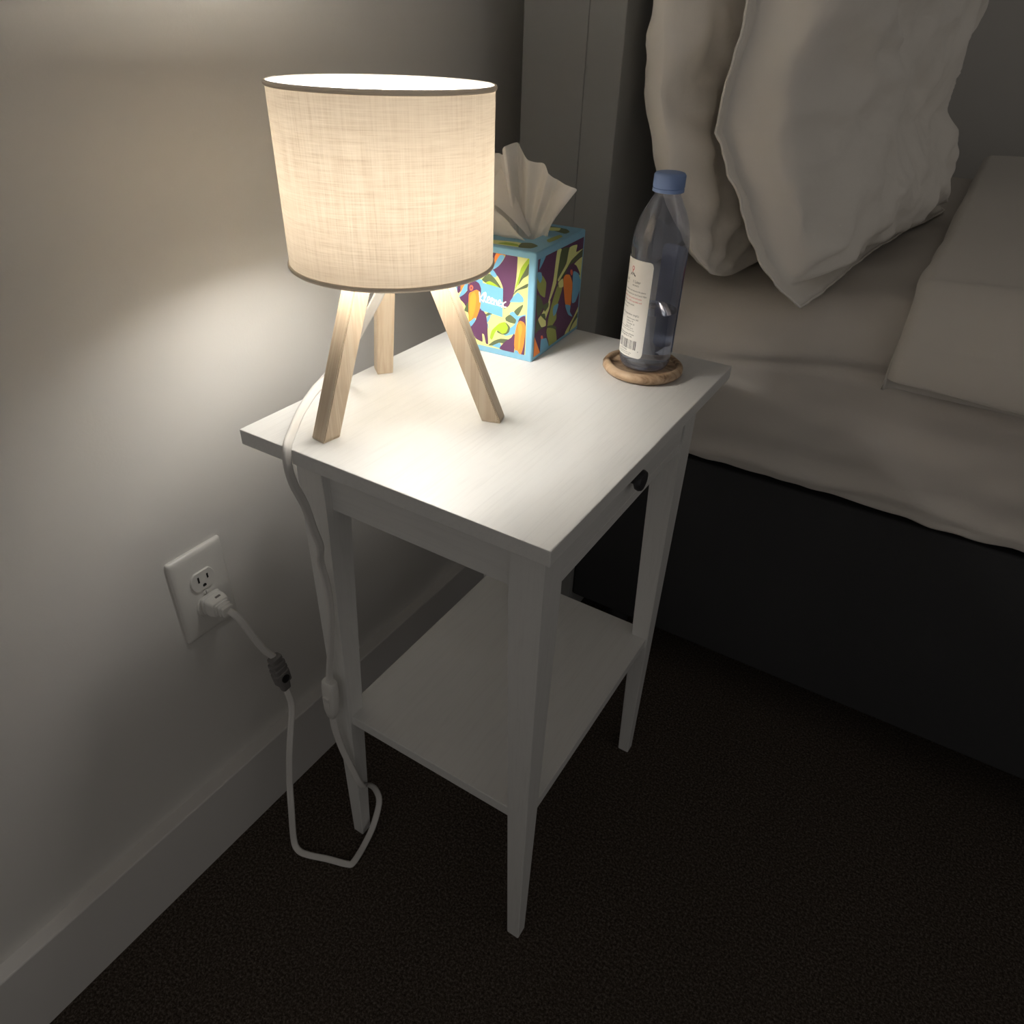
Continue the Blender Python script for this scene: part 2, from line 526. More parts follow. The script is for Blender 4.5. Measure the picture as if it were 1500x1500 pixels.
pr = [(.010, .8725), (.0165, .8735), (.0195, .877), (.0205, .882), (.0205, .945), (.0190, .952), (.0140, .9575), (.007, .9600), (.0005, .9605)]
lathe(bm, pr, LC, 32); obj('light_bulb', bm, 'bulb_glow', lamp, True)
# cord: hub -> table edge -> switch -> floor loop -> connector -> plug
up_path = [(.094, .131, .850), (.089, .127, .833), (.078, .129, .8145), (.055, .130, .783), (.022, .136, .742), (-.004, .124, .7085), (.004, .097, .7045), (.028, .055, .7045), (.054, .018, .7045), (.068, -.001, .7035),
           (.0715, -.007, .690), (.071, -.004, .666), (.0685, .008, .632), (.066, .016, .598), (.0655, .022, .570), (.059, .025, .545), (.062, .0265, .512), (.0625, .026, .475), (.0565, .024, .420), (.0485, .022, .370), (.047, .0215, .352)]
low_path = [(.0435, .0205, .290), (.0435, .021, .262), (.048, .0235, .222), (.0575, .026, .185), (.0645, .029, .155), (.0640, .037, .132), (.056, .048, .117), (.0500, .062, .095), (.0490, .073, .070), (.0545, .072, .045), (.0600, .050, .019), (.0640, .023, .0060),
            (.0685, -.006, .0052), (.0620, -.0135, .0052), (.0335, -.0230, .0052), (.0030, -.0350, .0060), (-.0130, -.0375, .0085), (-.0220, -.0340, .024), (-.0260, -.0240, .080), (-.0350, -.0110, .120), (-.0400, .003, .170), (-.048, .020, .205), (-.055, .033, .232), (-.0605, .034, .262)]
wall_path = [(-.066, .0285, .326), (-.068, .018, .347), (-.069, .006, .384), (-.073, .000, .408), (-.079, -.0035, .4195), (-.0855, -.006, .4240)]
for nm, pth in (('upper_cord', up_path), ('lower_cord', low_path), ('plug_cord', wall_path)):
    bm = bmesh.new(); sweep(bm, spline(pth, 10), twin_cord(), Vector((.6, -.6, .5)))
    obj(nm, bm, 'cord_white', lamp, True, 60)
# inline rocker switch hanging in front of the rear leg
sw_c = Vector((.0455, .0200, .321)); ax = (Vector(up_path[-1]) - Vector(low_path[0])).normalized()
sd = ax.cross(Vector((0, -1, 0))).normalized(); fw = sd.cross(ax)
if fw.y > 0: fw = -fw
bm = bmesh.new()
rings = []
for tz, wx, wy in ((-.0335, .0045, .0040), (-.032, .0062, .0052), (-.020, .0092, .0066), (0, .0105, .0072), (.022, .0105, .0074), (.0315, .0098, .0070), (.034, .0080, .0056)):
    rings.append([sw_c + ax * tz + sd * (wx * math.copysign(abs(math.cos(a)) ** .6, math.cos(a))) + fw * (wy * math.copysign(abs(math.sin(a)) ** .6, math.sin(a))) for a in [2 * PI * i / 20 for i in range(20)]])
loft(bm, rings); bmesh.ops.recalc_face_normals(bm, faces=bm.faces)
sw = obj('cord_switch', bm, 'white_plastic', lamp, True, 50)
bm = bmesh.new()
rings = []
for tz, h in ((-.009, .0070), (-.0085, .0085), (0, .0078), (.0085, .0092), (.009, .0070)):
    rings.append([sw_c + ax * tz + sd * a + fw * b for a, b in ((-.0045, .004), (.0045, .004), (.0045, h), (-.0045, h))])
loft(bm, rings); bmesh.ops.recalc_face_normals(bm, faces=bm.faces)
obj('rocker_button', bm, 'white_plastic', sw)
# dark inline connector between the two cord lengths
A_, B_ = Vector((-.0655, .0290, .326)), Vector((-.0605, .034, .262))
ax = (A_ - B_).normalized(); sd = ax.cross(Vector((1, 0, 0))).normalized(); fw = sd.cross(ax)
mid = (A_ + B_) / 2; H_ = (A_ - B_).length / 2
bm = bmesh.new()
rings = []
prof = [(-1.0, .0045), (-.96, .0065), (-.55, .0080), (-.50, .0110), (.06, .0115), (.10, .0098), (.18, .0098), (.22, .0112), (.34, .0112), (.38, .0095), (.46, .0095), (.50, .0108), (.62, .0108), (.66, .0085), (.78, .0085), (.82, .0095), (.94, .0090), (1.0, .0050)]
for tz, w in prof:
    rings.append([mid + ax * (tz * H_) + sd * (w * math.copysign(abs(math.cos(a)) ** .45, math.cos(a))) + fw * (w * .72 * math.copysign(abs(math.sin(a)) ** .45, math.sin(a))) for a in [2 * PI * (i + .5) / 20 for i in range(20)]])
loft(bm, rings); bmesh.ops.recalc_face_normals(bm, faces=bm.faces)
cn = tag(obj('cord_connector', bm, 'grey_plastic', lamp, True, 35), 'dark grey ribbed cord connector')
bm = bmesh.new()
lathe(bm, [(.0062, 0), (.0062, .0014), (.0044, .0014), (.0040, .0004)], (0, 0), 24)
q_ = Vector((0, 0, 1)).rotation_difference(fw if fw.x > 0 else -fw)
bmesh.ops.rotate(bm, verts=bm.verts, cent=(0, 0, 0), matrix=q_.to_matrix())
bmesh.ops.translate(bm, verts=bm.verts, vec=mid + (fw if fw.x > 0 else -fw) * .0080 - ax * (.22 * H_))
obj('connector_eyelet', bm, 'slot_black', cn, True, 40)
# plug pushed into the lower receptacle
PY, PZ = -.006, .4235
bm = bmesh.new()
rings = []
for x, wy, wz in ((.0075, .0128, .0118), (.0085, .0136, .0126), (.0120, .0136, .0126), (.0125, .0124, .0114), (.0150, .0124, .0114), (.0155, .0132, .0120), (.0180, .0130, .0118), (.0240, .0110, .0100), (.0245, .0092, .0082),
                  (.0262, .0090, .0080), (.0266, .0078, .0070), (.0280, .0078, .0070), (.0284, .0086, .0076), (.0302, .0084, .0074), (.0306, .0072, .0064), (.0320, .0072, .0064), (.0324, .0078, .0068), (.0345, .0074, .0064), (.0350, .0052, .0044)):
    x = .0075 + (x - .0075) * 1.28; wy *= 1.08; wz *= 1.08
    rings.append([(WX + x, PY + wy * math.copysign(abs(math.cos(a)) ** .4, math.cos(a)), PZ + wz * math.copysign(abs(math.sin(a)) ** .4, math.sin(a))) for a in [2 * PI * (i + .5) / 24 for i in range(24)]])
loft(bm, rings); bmesh.ops.recalc_face_normals(bm, faces=bm.faces)
pg = obj('plug', bm, 'white_plastic', lamp, True, 35)
bm = bmesh.new()
for yy in (-.0062, .0062):
    box(bm, WX + .0030, WX + .008, PY + yy - .0009, PY + yy + .0009, PZ - .0034, PZ + .0034)
obj('plug_blade', bm, 'brass_screw', pg)
bm = bmesh.new(); box(bm, WX + .0205, WX + .0230, PY - .001, PY + .006, PZ + .0118, PZ + .0133); obj('plug_mark', bm, 'grey_plastic', pg)

# ------------------------------------------------------------------ wall outlet
OY, OZ, OW, OH = -.008, .440, .0758, .1262
ol = thing('wall_outlet', 'white duplex wall outlet with rounded cover plate and lamp plug in lower socket', 'outlet', (WX, OY, OZ))
bm = bmesh.new()
def rrect(w, h, r, n=6):
    P = []
    for cx, cy, a0 in ((w - r, h - r, 0), (-w + r, h - r, 90), (-w + r, -h + r, 180), (w - r, -h + r, 270)):
        for i in range(n + 1):
            a = math.radians(a0 + 90 * i / n); P.append((cx + r * math.cos(a), cy + r * math.sin(a)))
    return P
rings = []
for x, ins, r in ((0, 0, .003), (.0022, 0, .003), (.0040, .0010, .0035), (.0052, .0028, .004), (.0058, .0055, .005), (.0061, .010, .006)):
    rings.append([(WX + x, OY + a, OZ + b) for a, b in rrect(OW / 2 - ins, OH / 2 - ins, r)])
loft(bm, rings); bmesh.ops.recalc_face_normals(bm, faces=bm.faces)
obj('cover_plate', bm, 'outlet_plastic', ol, True, 50)
for zc in (OZ + .0195, OZ - .0195):
    bm = bmesh.new()
    def recp(k):
        P = []
        for i in range(40):
            a = 2 * PI * i / 40
            P.append((.0172 * k * math.cos(a), max(-.0138 * k, min(.0138 * k, .0172 * k * math.sin(a)))))
        return P
    rings = [[(WX + x, OY + a, zc + b) for a, b in recp(k)] for x, k in ((.004, 1), (.0076, 1), (.0084, .96))]
    loft(bm, rings); bmesh.ops.recalc_face_normals(bm, faces=bm.faces)
    rc = obj('receptacle', bm, 'outlet_plastic', ol, True, 40)
    bm = bmesh.new()
    x = WX + .0080
    for yy, hh in ((-.0064, .0042), (.0064, .0034)):
        box(bm, x, x + .0007, OY + yy - .0011, OY + yy + .0011, zc + .0032 - hh, zc + .0032 + hh)
    rings = [[(xx, OY + .0025 * math.cos(a), zc - .0078 + max(-.0016, .0025 * math.sin(a))) for a in [2 * PI * i / 20 for i in range(20)]] for xx in (x, x + .0007)]
    loft(bm, rings); bmesh.ops.recalc_face_normals(bm, faces=bm.faces)
    obj('socket_slots', bm, 'slot_black', rc)
bm = bmesh.new()
rings = [[(WX + xx, OY + rr * math.cos(a), OZ + rr * math.sin(a)) for a in [2 * PI * i / 24 for i in range(24)]] for xx, rr in ((.005, .0034), (.0068, .0034), (.0074, .0026))]
loft(bm, rings); bmesh.ops.recalc_face_normals(bm, faces=bm.faces)
scw = obj('screw', bm, 'outlet_plastic', ol, True, 40)
bm = bmesh.new(); box(bm, WX + .0070, WX + .0077, OY - .0004, OY + .0004, OZ - .0024, OZ + .0024); obj('screw_slot', bm, 'grey_plastic', scw)

# ------------------------------------------------------------------ tissue box
PRINT = {"left":[["purple",[[39.6,124.3],[24.2,123.8],[23.4,110.1],[24.3,94.2],[26.9,77.6],[32.4,63.7],[39.0,58.9],[40.6,68.2],[41.0,82.2],[43.8,88.7],[48.0,94.9],[55.4,101.2],[46.9,107.6],[41.9,114.0],[38.8,120.0]]],
["purple",[[57.8,123.9],[48.9,124.0],[50.4,116.1],[52.3,110.2],[57.5,106.0]]],
["orange",[[48.6,123.9],[38.3,123.6],[39.5,120.1],[43.3,120.4],[46.6,118.9],[50.3,111.6],[52.9,107.8],[52.7,116.8]]],
["blue",[[46.6,118.9],[42.0,120.1],[40.0,118.2],[43.1,112.7],[48.2,106.3],[55.4,101.5],[52.9,107.8]]],
["green",[[8.9,121.7],[8.3,113.6],[13.3,107.3],[18.0,98.6],[21.5,90.1],[25.2,84.3],[21.8,96.9],[18.5,108.7],[13.7,116.1]]],
["dark",[[8.6,115.7],[8.7,103.5],[15.4,97.9],[21.5,89.0],[18.0,98.6],[13.3,107.3]]],
["dark",[[8.8,93.4],[9.6,88.7],[21.3,83.3],[27.6,76.9],[23.9,83.4],[16.3,88.7]]],
["blue",[[21.2,81.0],[14.4,76.3],[14.2,71.1],[29.9,68.3],[31.5,68.6],[26.2,76.6]]],
["dark",[[14.1,68.2],[14.6,64.6],[20.1,54.0],[25.5,57.8],[20.5,63.5]]],
["blue",[[31.4,54.3],[26.2,57.7],[20.0,53.4],[10.3,57.1],[10.7,52.2],[18.5,48.3],[21.4,36.8],[23.2,31.5],[35.3,26.3],[38.1,27.3],[32.6,34.6],[23.7,43.7]]],
["dark",[[30.7,53.2],[22.5,48.7],[23.7,43.7],[30.4,43.6],[35.9,45.0],[36.7,48.5]]],
["dark",[[42.6,40.0],[35.8,42.6],[30.2,38.1],[31.4,31.7],[36.0,27.7],[42.2,27.1],[47.8,29.1]]],
["green",[[54.1,30.3],[45.3,39.5],[37.2,42.9],[32.9,37.0],[35.4,30.3],[40.9,27.9],[47.8,30.9],[50.5,27.3],[54.5,17.6],[57.4,19.6],[56.1,26.2]]],
["dark",[[59.4,9.6],[51.7,16.9],[42.1,21.4],[28.6,22.5],[35.0,16.5],[44.7,15.8],[52.3,10.7]]],
["blue",[[53.7,10.4],[43.3,16.1],[42.0,9.2],[51.6,9.5]]],
["purple",[[43.7,8.4],[36.5,18.8],[28.4,25.4],[24.6,31.2],[22.3,26.7],[23.7,8.7],[24.3,6.7]]],
["purple",[[19.7,45.6],[17.3,52.1],[10.2,54.7],[9.2,28.1],[9.9,6.0],[15.4,6.1],[18.7,19.9]]],
["orange",[[17.2,48.3],[11.8,47.2],[9.5,41.5],[10.6,21.6],[12.9,11.0],[15.3,5.4],[19.0,11.0],[22.4,11.3],[23.8,17.6],[23.2,31.5],[21.0,43.0]]],
["amber",[[19.6,43.2],[15.7,45.2],[13.5,39.6],[15.6,26.8],[15.8,15.5],[18.4,12.4],[18.0,28.8]]],
["blue",[[22.4,10.9],[19.0,10.8],[15.6,5.6],[22.9,6.6]]],
["dark",[[69.3,88.0],[60.0,96.5],[51.9,92.0],[43.7,82.9],[50.3,81.8],[59.8,83.7]]],
["green",[[63.9,85.4],[58.5,88.0],[50.4,85.3],[45.0,81.6],[57.0,80.7]]],
["blue",[[58.7,100.1],[54.1,101.4],[49.3,95.9],[51.9,93.2],[57.3,95.7]]],
["blue",[[80.2,85.1],[69.3,88.0],[67.9,82.4],[68.9,47.3],[75.9,39.9],[78.8,63.9]]],
["purple",[[74.6,53.7],[67.6,51.3],[63.4,47.2],[61.1,35.2],[60.6,24.0],[59.8,11.4],[62.9,11.4],[65.6,21.7],[68.4,22.4],[67.8,12.4],[74.4,13.6],[77.9,15.4],[85.8,26.6],[85.8,31.7],[77.3,38.3]]],
["purple",[[88.5,79.0],[78.9,84.7],[73.4,83.2],[70.3,77.3],[70.8,71.2],[76.1,73.9],[81.6,71.2],[88.6,67.0]]],
["orange",[[81.6,72.4],[76.1,74.9],[71.2,72.4],[70.5,61.7],[71.8,53.0],[75.9,42.3],[81.6,36.3],[87.3,33.9],[87.2,67.2]]],
["amber",[[83.0,69.7],[78.8,71.7],[76.7,64.2],[78.8,49.2],[83.0,38.5],[86.5,36.6],[85.8,62.6]]],
["blue",[[84.4,35.7],[78.7,40.6],[78.0,37.0],[83.0,29.7],[87.3,27.0],[88.0,32.5]]],
["coral",[[85.5,78.5],[82.4,79.5],[81.0,76.6],[82.4,73.3],[85.5,72.6],[86.3,75.8]]],
["purple",[[84.6,76.8],[83.3,77.2],[82.7,76.1],[83.5,74.8],[84.6,74.8]]],
["blue",[[62.0,44.3],[56.5,49.0],[57.8,43.3],[61.2,37.7]]]],"right":[["blue",[[12.1,123.4],[26.6,122.1],[18.5,114.1],[8.9,107.9],[10.9,116.9]]],
["olive",[[5.3,105.9],[20.6,97.8],[29.8,88.7],[29.7,79.3],[28.0,71.5],[15.1,78.4],[6.0,88.8]]],
["blue",[[5.3,105.9],[14.6,103.8],[18.2,96.1],[13.4,92.1],[6.1,99.0]]],
["dark",[[6.9,80.5],[18.4,72.8],[25.1,62.7],[20.4,56.8],[11.5,52.1],[7.5,64.0]]],
["pale",[[55.5,119.5],[68.3,118.4],[62.0,99.8],[59.2,81.5],[46.7,66.6],[37.8,60.5],[49.4,86.2]]],
["dark",[[68.3,118.4],[90.6,116.0],[93.5,108.3],[79.4,95.9],[63.6,86.4],[58.6,81.6],[62.0,99.8]]],
["pale",[[92.1,115.7],[115.1,114.4],[113.7,105.9],[135.9,105.6],[99.9,98.6],[68.7,81.6],[62.5,84.3],[84.9,98.2]]],
["dark",[[137.6,105.2],[134.5,97.2],[100.8,93.5],[73.3,80.5],[57.2,72.3],[64.6,80.2],[100.0,97.9]]],
["pale",[[108.8,91.7],[139.7,95.5],[138.3,72.5],[137.2,62.4],[123.8,79.6]]],
["olive",[[62.4,75.9],[77.9,70.8],[71.0,59.0],[63.8,48.4],[65.9,35.1],[52.2,29.0],[40.2,32.6],[42.8,44.3],[49.3,58.6]]],
["pale",[[64.6,80.2],[77.4,81.9],[80.7,71.3],[68.6,73.1]]],
["pale",[[31.1,58.7],[44.3,63.6],[42.8,54.2],[34.4,44.3],[35.6,35.2],[22.8,37.1],[12.7,49.3],[20.9,53.0]]],
["blue",[[57.1,54.0],[69.5,53.1],[64.6,43.1],[56.8,40.9],[53.4,50.0]]],
["dark",[[18.0,53.8],[30.6,51.5],[34.7,41.7],[24.7,48.3]]],
["dark",[[23.7,63.1],[38.9,62.6],[39.6,57.5],[30.3,54.0]]],
["dark",[[8.9,51.6],[19.9,38.6],[28.7,34.1],[20.4,34.8],[6.9,34.0]]],
["purple",[[88.0,89.1],[100.6,94.8],[117.3,88.6],[131.4,74.1],[104.3,75.5]]],
["orange",[[85.8,84.8],[98.6,81.2],[108.5,69.4],[109.5,56.5],[107.9,40.1],[91.2,46.0],[83.2,65.7],[79.0,81.5]]],
["blue",[[91.2,46.0],[107.9,40.1],[107.7,32.3],[117.6,22.9],[103.5,29.5],[93.8,40.1]]],
["blue",[[109.0,83.1],[126.1,76.6],[137.2,62.4],[134.3,52.8],[123.7,41.1],[112.1,42.9],[110.1,61.5]]],
["coral",[[99.6,87.1],[104.6,86.5],[107.4,81.6],[104.2,79.2],[99.8,83.0]]],
["pale",[[139.9,34.1],[138.4,4.5],[119.4,-3.6],[107.2,-8.0],[90.9,-5.8],[97.8,8.6],[121.1,21.2]]],
["dark",[[139.7,27.4],[139.7,19.3],[119.8,11.4],[105.6,0.7],[116.0,13.9]]],
["blue",[[138.9,7.1],[143.6,0.9],[111.1,-3.0],[113.9,-0.5]]],
["dark",[[37.2,33.4],[51.9,31.0],[66.0,24.8],[66.6,20.7],[40.5,30.6]]],
["olive",[[40.4,31.0],[65.8,20.7],[72.7,-4.4],[50.9,-3.2],[45.9,11.6],[38.5,24.2]]],
["blue",[[24.5,23.5],[37.6,20.0],[47.3,5.9],[45.5,-2.5],[24.0,0.3],[22.8,15.2]]],
["purple",[[6.0,29.9],[10.8,35.2],[21.7,35.0],[36.5,28.0],[40.7,18.4],[26.1,21.7],[7.6,27.6]]],
["orange",[[4.6,30.4],[15.2,27.9],[22.3,19.1],[22.6,5.0],[13.3,1.0],[4.3,3.4],[3.2,19.0]]],
["coral",[[22.8,26.3],[27.0,25.5],[29.2,21.8],[26.0,20.8],[22.8,23.8]]]],"sticker":[[69.0,84.6],[40.7,82.3],[40.7,48.3],[69.7,51.5]],"K":[[[72.6,72.7],[71.9,66.9],[71.6,61.3]],[[66.2,73.0],[68.9,69.2],[71.2,65.8],[69.4,64.1],[67.0,62.1]],[[67.4,62.5],[63.7,69.5],[63.7,73.4],[65.3,72.8],[65.6,67.4],[64.3,63.0],[61.9,62.5]],[[61.9,64.2],[58.8,66.8],[58.7,69.5],[60.6,68.8],[61.6,65.1],[60.0,62.4],[57.1,63.1]],[[57.2,63.8],[54.5,66.3],[54.5,68.8],[56.3,68.0],[56.9,64.7],[55.6,62.2],[52.9,62.7]],[[52.5,67.8],[52.1,61.9]],[[52.1,64.0],[50.3,67.0],[48.9,66.7],[48.8,62.6],[46.9,61.6]],[[46.9,62.9],[43.8,65.3],[43.8,68.2],[45.7,67.5],[46.7,64.1],[45.3,61.4],[42.6,61.9]],[[42.7,66.0],[40.8,64.8],[39.1,61.3],[36.1,61.4]],[[36.6,67.5],[39.2,65.5],[42.0,60.3]]],"small":[[63.6,62.0],[49.2,60.9]]}
TN = Vector((.146, .316, TH)); E1 = Vector((-.0693, .9976, 0)); E2 = Vector((-.9976, -.0693, 0)); BWL, BWR, BH = .112, .140, .1285
ctr = TN + E1 * (BWR / 2) + E2 * (BWL / 2)
tb = thing('tissue_box', 'cube tissue box with printed toucans and leaves, white tissue pulled out of its top', 'tissue box', tuple(ctr))
def bxy(a, b, z):   # a along E2 (left), b along E1 (back)
    return TN + E2 * a + E1 * b + Vector((0, 0, z))
bm = bmesh.new()
# carton with an oval slot in its lid
rings = []
for z, ins in ((0, .001), (.001, 0), (BH - .0012, 0), (BH, .0012)):
    rr = [(p[0] + BWL / 2, p[1] + BWR / 2) for p in rrect(BWL / 2 - ins, BWR / 2 - ins, .0022, 3)]
    rings.append([bxy(a, b, z) for a, b in rr])
vs = loft(bm, rings, cap=False)
bm.faces.new(vs[0])
N_ = len(vs[-1])
def slot(i, k=1.0):
    p = rrect(BWL / 2, BWR / 2, .0022, 3)[i]; a = math.atan2(p[1] / (BWR / 2), p[0] / (BWL / 2))
    return (BWL / 2 + .036 * k * math.cos(a), BWR / 2 + .026 * k * math.sin(a))
sv = [bm.verts.new(bxy(*slot(i), BH)) for i in range(N_)]
sv2 = [bm.verts.new(bxy(*slot(i), BH - .010)) for i in range(N_)]
for i in range(N_):
    j = (i + 1) % N_
    bm.faces.new((vs[-1][i], vs[-1][j], sv[j], sv[i])); bm.faces.new((sv[i], sv[j], sv2[j], sv2[i]))
bm.faces.new(sv2)
bmesh.ops.recalc_face_normals(bm, faces=bm.faces)
carton = obj('carton', bm, 'carton_blue', tb)
PCOL = ['pale', 'green', 'olive', 'dark', 'purple', 'orange', 'amber', 'blue', 'coral', 'white']
PM = ['print_' + c for c in PCOL]
def artwork(name, polys, fmap, rect, base='pale'):
    bm = bmesh.new()
    x0, x1, y0, y1 = rect
    flat_poly(bm, [(x0, y0), (x1, y0), (x1, y1), (x0, y1)], lambda a, b: fmap(a, b, .00006), PCOL.index(base))
    for i, (c, P) in enumerate(polys):
        Q = clip_poly(smooth_poly(P), x0, x1, y0, y1)
        if len(Q) >= 3:
            flat_poly(bm, Q, lambda a, b, h=.00010 + .00001 * i: fmap(a, b, h), PCOL.index(c))
    return obj(name, bm, PM, carton)
nl = -E1; nr = -E2
fmL = lambda a, b, h: TN + E2 * (a / 1000) + Vector((0, 0, b / 1000)) + nl * h
fmR = lambda a, b, h: TN + E1 * (a / 1000) + Vector((0, 0, b / 1000)) + nr * h
LP = list(PRINT['left'])
shift = [(c, [(a + 46, b + (18 if b < 70 else -40)) for a, b in P]) for c, P in LP[:12]]
artwork('left_panel_print', shift + LP, fmL, (8.5, 103.5, 7.5, 121))
artwork('right_panel_print', PRINT['right'], fmR, (5, 135, 5, 120), 'purple')
# back and far panels: the same pattern mirrored
fmB = lambda a, b, h: TN + E2 * BWL + E1 * (a / 1000) + Vector((0, 0, b / 1000)) + E2 * h
fmF = lambda a, b, h: TN + E1 * BWR + E2 * (a / 1000) + Vector((0, 0, b / 1000)) + E1 * h
artwork('back_panel_print', PRINT['right'], fmB, (5, 135, 5, 120), 'purple')
artwork('far_panel_print', LP, fmF, (8.5, 103.5, 7.5, 121))
top_polys = [('pale', [(20, 12), (60, 8), (70, 22), (40, 30), (22, 24)]), ('green', [(30, 14), (56, 12), (50, 22), (36, 22)]), ('dark', [(14, 14), (28, 10), (34, 30), (24, 36), (12, 28)]),
             ('dark', [(12, 100), (40, 112), (44, 126), (20, 124), (10, 112)]), ('pale', [(24, 110), (34, 104), (40, 120), (28, 124)]), ('dark', [(50, 112), (66, 118), (60, 128), (48, 126)]),
             ('dark', [(72, 10), (96, 14), (100, 40), (86, 30)]), ('pale', [(78, 14), (92, 18), (92, 28), (80, 24)]), ('green', [(92, 60), (102, 80), (96, 120), (88, 100)]), ('olive', [(8, 50), (16, 60), (14, 90), (7, 84)])]
fmT = lambda a, b, h: bxy(a / 1000, b / 1000, BH + h)
bm = bmesh.new()
for i, (c, P) in enumerate(top_polys):
    flat_poly(bm, smooth_poly(P), lambda a, b, h=.00008 + .00002 * i: fmT(a, b, h), PCOL.index(c))
obj('lid_print', bm, PM, carton)
# brand patch and its script lettering
bm = bmesh.new()
flat_poly(bm, PRINT['sticker'], lambda a, b: fmL(a, b, .0006), PCOL.index('blue'))
w = .00105
def ribbon(bm, P, f, w, mi):
    S = spline([(a, b, 0) for a, b in P], 8)
    va = []
    for i, p in enumerate(S):
        t = (S[min(i + 1, len(S) - 1)] - S[max(i - 1, 0)]).normalized(); nrm = Vector((-t.y, t.x, 0))
        va.append((bm.verts.new(f(*(p + nrm * w).xy)), bm.verts.new(f(*(p - nrm * w).xy))))
    for p, q in zip(va, va[1:]):
        bm.faces.new((p[0], q[0], q[1], p[1])).material_index = mi
    for e in (S[0], S[-1]):
        vv = [bm.verts.new(f(e.x + w * math.cos(2 * PI * i / 10), e.y + w * math.sin(2 * PI * i / 10))) for i in range(10)]
        bm.faces.new(vv).material_index = mi
for i, P in enumerate(PRINT['K']):
    ribbon(bm, P, lambda a, b, h=.0007 + .00001 * i: fmL(a, b, h), .78, PCOL.index('white'))
ribbon(bm, PRINT['small'], lambda a, b: fmL(a, b, .0007), .12, PCOL.index('white'))
tag(obj('brand_patch', bm, PM, carton), 'light blue patch with white script lettering')
# the tissue: a pleated fan rising from the slot, with a folded flap in front
V_ = Vector
def fan_pt(P, d):      # (x, z) in the fan's plane, d = depth toward the camera side
    return V_((P[0] + .30 * d, .388 - d + (P[0] - .10) * .30, P[1]))
edge = [(.044, .838), (.030, .850), (.018, .868), (.014, .890), (.024, .906), (.038, .912), (.052, .914), (.064, .9145), (.068, .9235), (.074, .925), (.080, .918), (.088, .9115), (.098, .9075), (.109, .906), (.116, .8975), (.123, .891), (.133, .8885), (.148, .8845), (.140, .874), (.132, .863), (.124, .850), (.115, .838)]
ES = spline([(x, z, 0) for x, z in edge], 7)
bm = bmesh.new()
nS = len(ES); nR = 26
x0_, z0_ = .087, BH + TH - .006
PL = [(0, .012), (.12, -.002), (.21, .007), (.30, -.003), (.335, .008), (.365, .018), (.40, .019), (.425, -.010), (.47, -.008), (.54, .004), (.60, -.003), (.66, .006), (.72, -.005), (.79, .006), (.85, -.003), (.92, .005), (1, -.006)]
def pleat(u):
    for (a, da), (b, db) in zip(PL, PL[1:]):
        if u <= b:
            t = (u - a) / (b - a); t = .5 * t + .5 * t * t * (3 - 2 * t); return da + (db - da) * t
    return PL[-1][1]
grid = []
for i, e in enumerate(ES):
    u = i / (nS - 1)
    row = []
    fold = pleat(u)
    for j in range(nR + 1):
        r = j / nR
        bx = x0_ + (u - .5) * .062
        x = bx + (e.x - bx) * r; z = z0_ + (e.y - z0_) * (r ** .93)
        d = 1.25 * fold * (r ** .7) + .0012 * noise.noise(Vector((x * 90, z * 90, 3))) * r
        d += .018 * (abs(u - .5) * 2) ** 2 * r
        row.append(bm.verts.new(fan_pt((x, z), d)))
    grid.append(row)
for i in range(nS - 1):
    for j in range(nR):
        bm.faces.new((grid[i][j], grid[i + 1][j], grid[i + 1][j + 1], grid[i][j + 1]))
ts = obj('tissue', bm, 'tissue_paper', tb, True)
bm = bmesh.new()
# flap: folded-over corner hanging forward over the slot
A, B, C_, D = (.030, .893), (.0425, .8705), (.098, .829), (.052, .822)
nU, nV = 18, 14
g = []
for i in range(nU + 1):
    u = i / nU; row = []
    for j in range(nV + 1):
        v = j / nV
        tx = B[0] + (C_[0] - B[0]) * u; tz = B[1] + (C_[1] - B[1]) * u + .003 * math.sin(u * PI)
        bx_ = .0475 + (.094 - .0475) * u; bz_ = .826 + .001 * math.sin(u * 6)
        x = tx + (bx_ - tx) * v; z = tz + (bz_ - tz) * v
        d = .016 + .006 * math.sin(v * PI) + .0022 * math.sin(u * 9 + v * 3) + .002 * noise.noise(Vector((u * 3, v * 3, 7)))
        row.append(bm.verts.new(fan_pt((x, z), d + .012 * (1 - v) + .004)))
    g.append(row)
for i in range(nU):
    for j in range(nV):
        bm.faces.new((g[i][j], g[i + 1][j], g[i + 1][j + 1], g[i][j + 1]))
# upper band of the fold, turning back behind the flap's diagonal edge
g2 = []
for i in range(nU + 1):
    u = i / nU; row = []
    for j in range(nV + 1):
        v = j / nV
        tx = B[0] + (C_[0] - B[0]) * u; tz = B[1] + (C_[1] - B[1]) * u + .003 * math.sin(u * PI)
        wv = (1 - u) * .030
        x = tx + wv * v * .80 - (1 - u) * .006 * v; z = tz + wv * v * .95
        d = .016 * (1 - v * .75) + .004 * math.sin(v * PI) * (1 - u)
        row.append(bm.verts.new(fan_pt((x, z), d)))
    g2.append(row)
for i in range(nU):
    for j in range(nV):
        bm.faces.new((g2[i][j], g2[i][j + 1], g2[i + 1][j + 1], g2[i + 1][j]))
obj('folded_flap', bm, 'tissue_paper', ts, True)

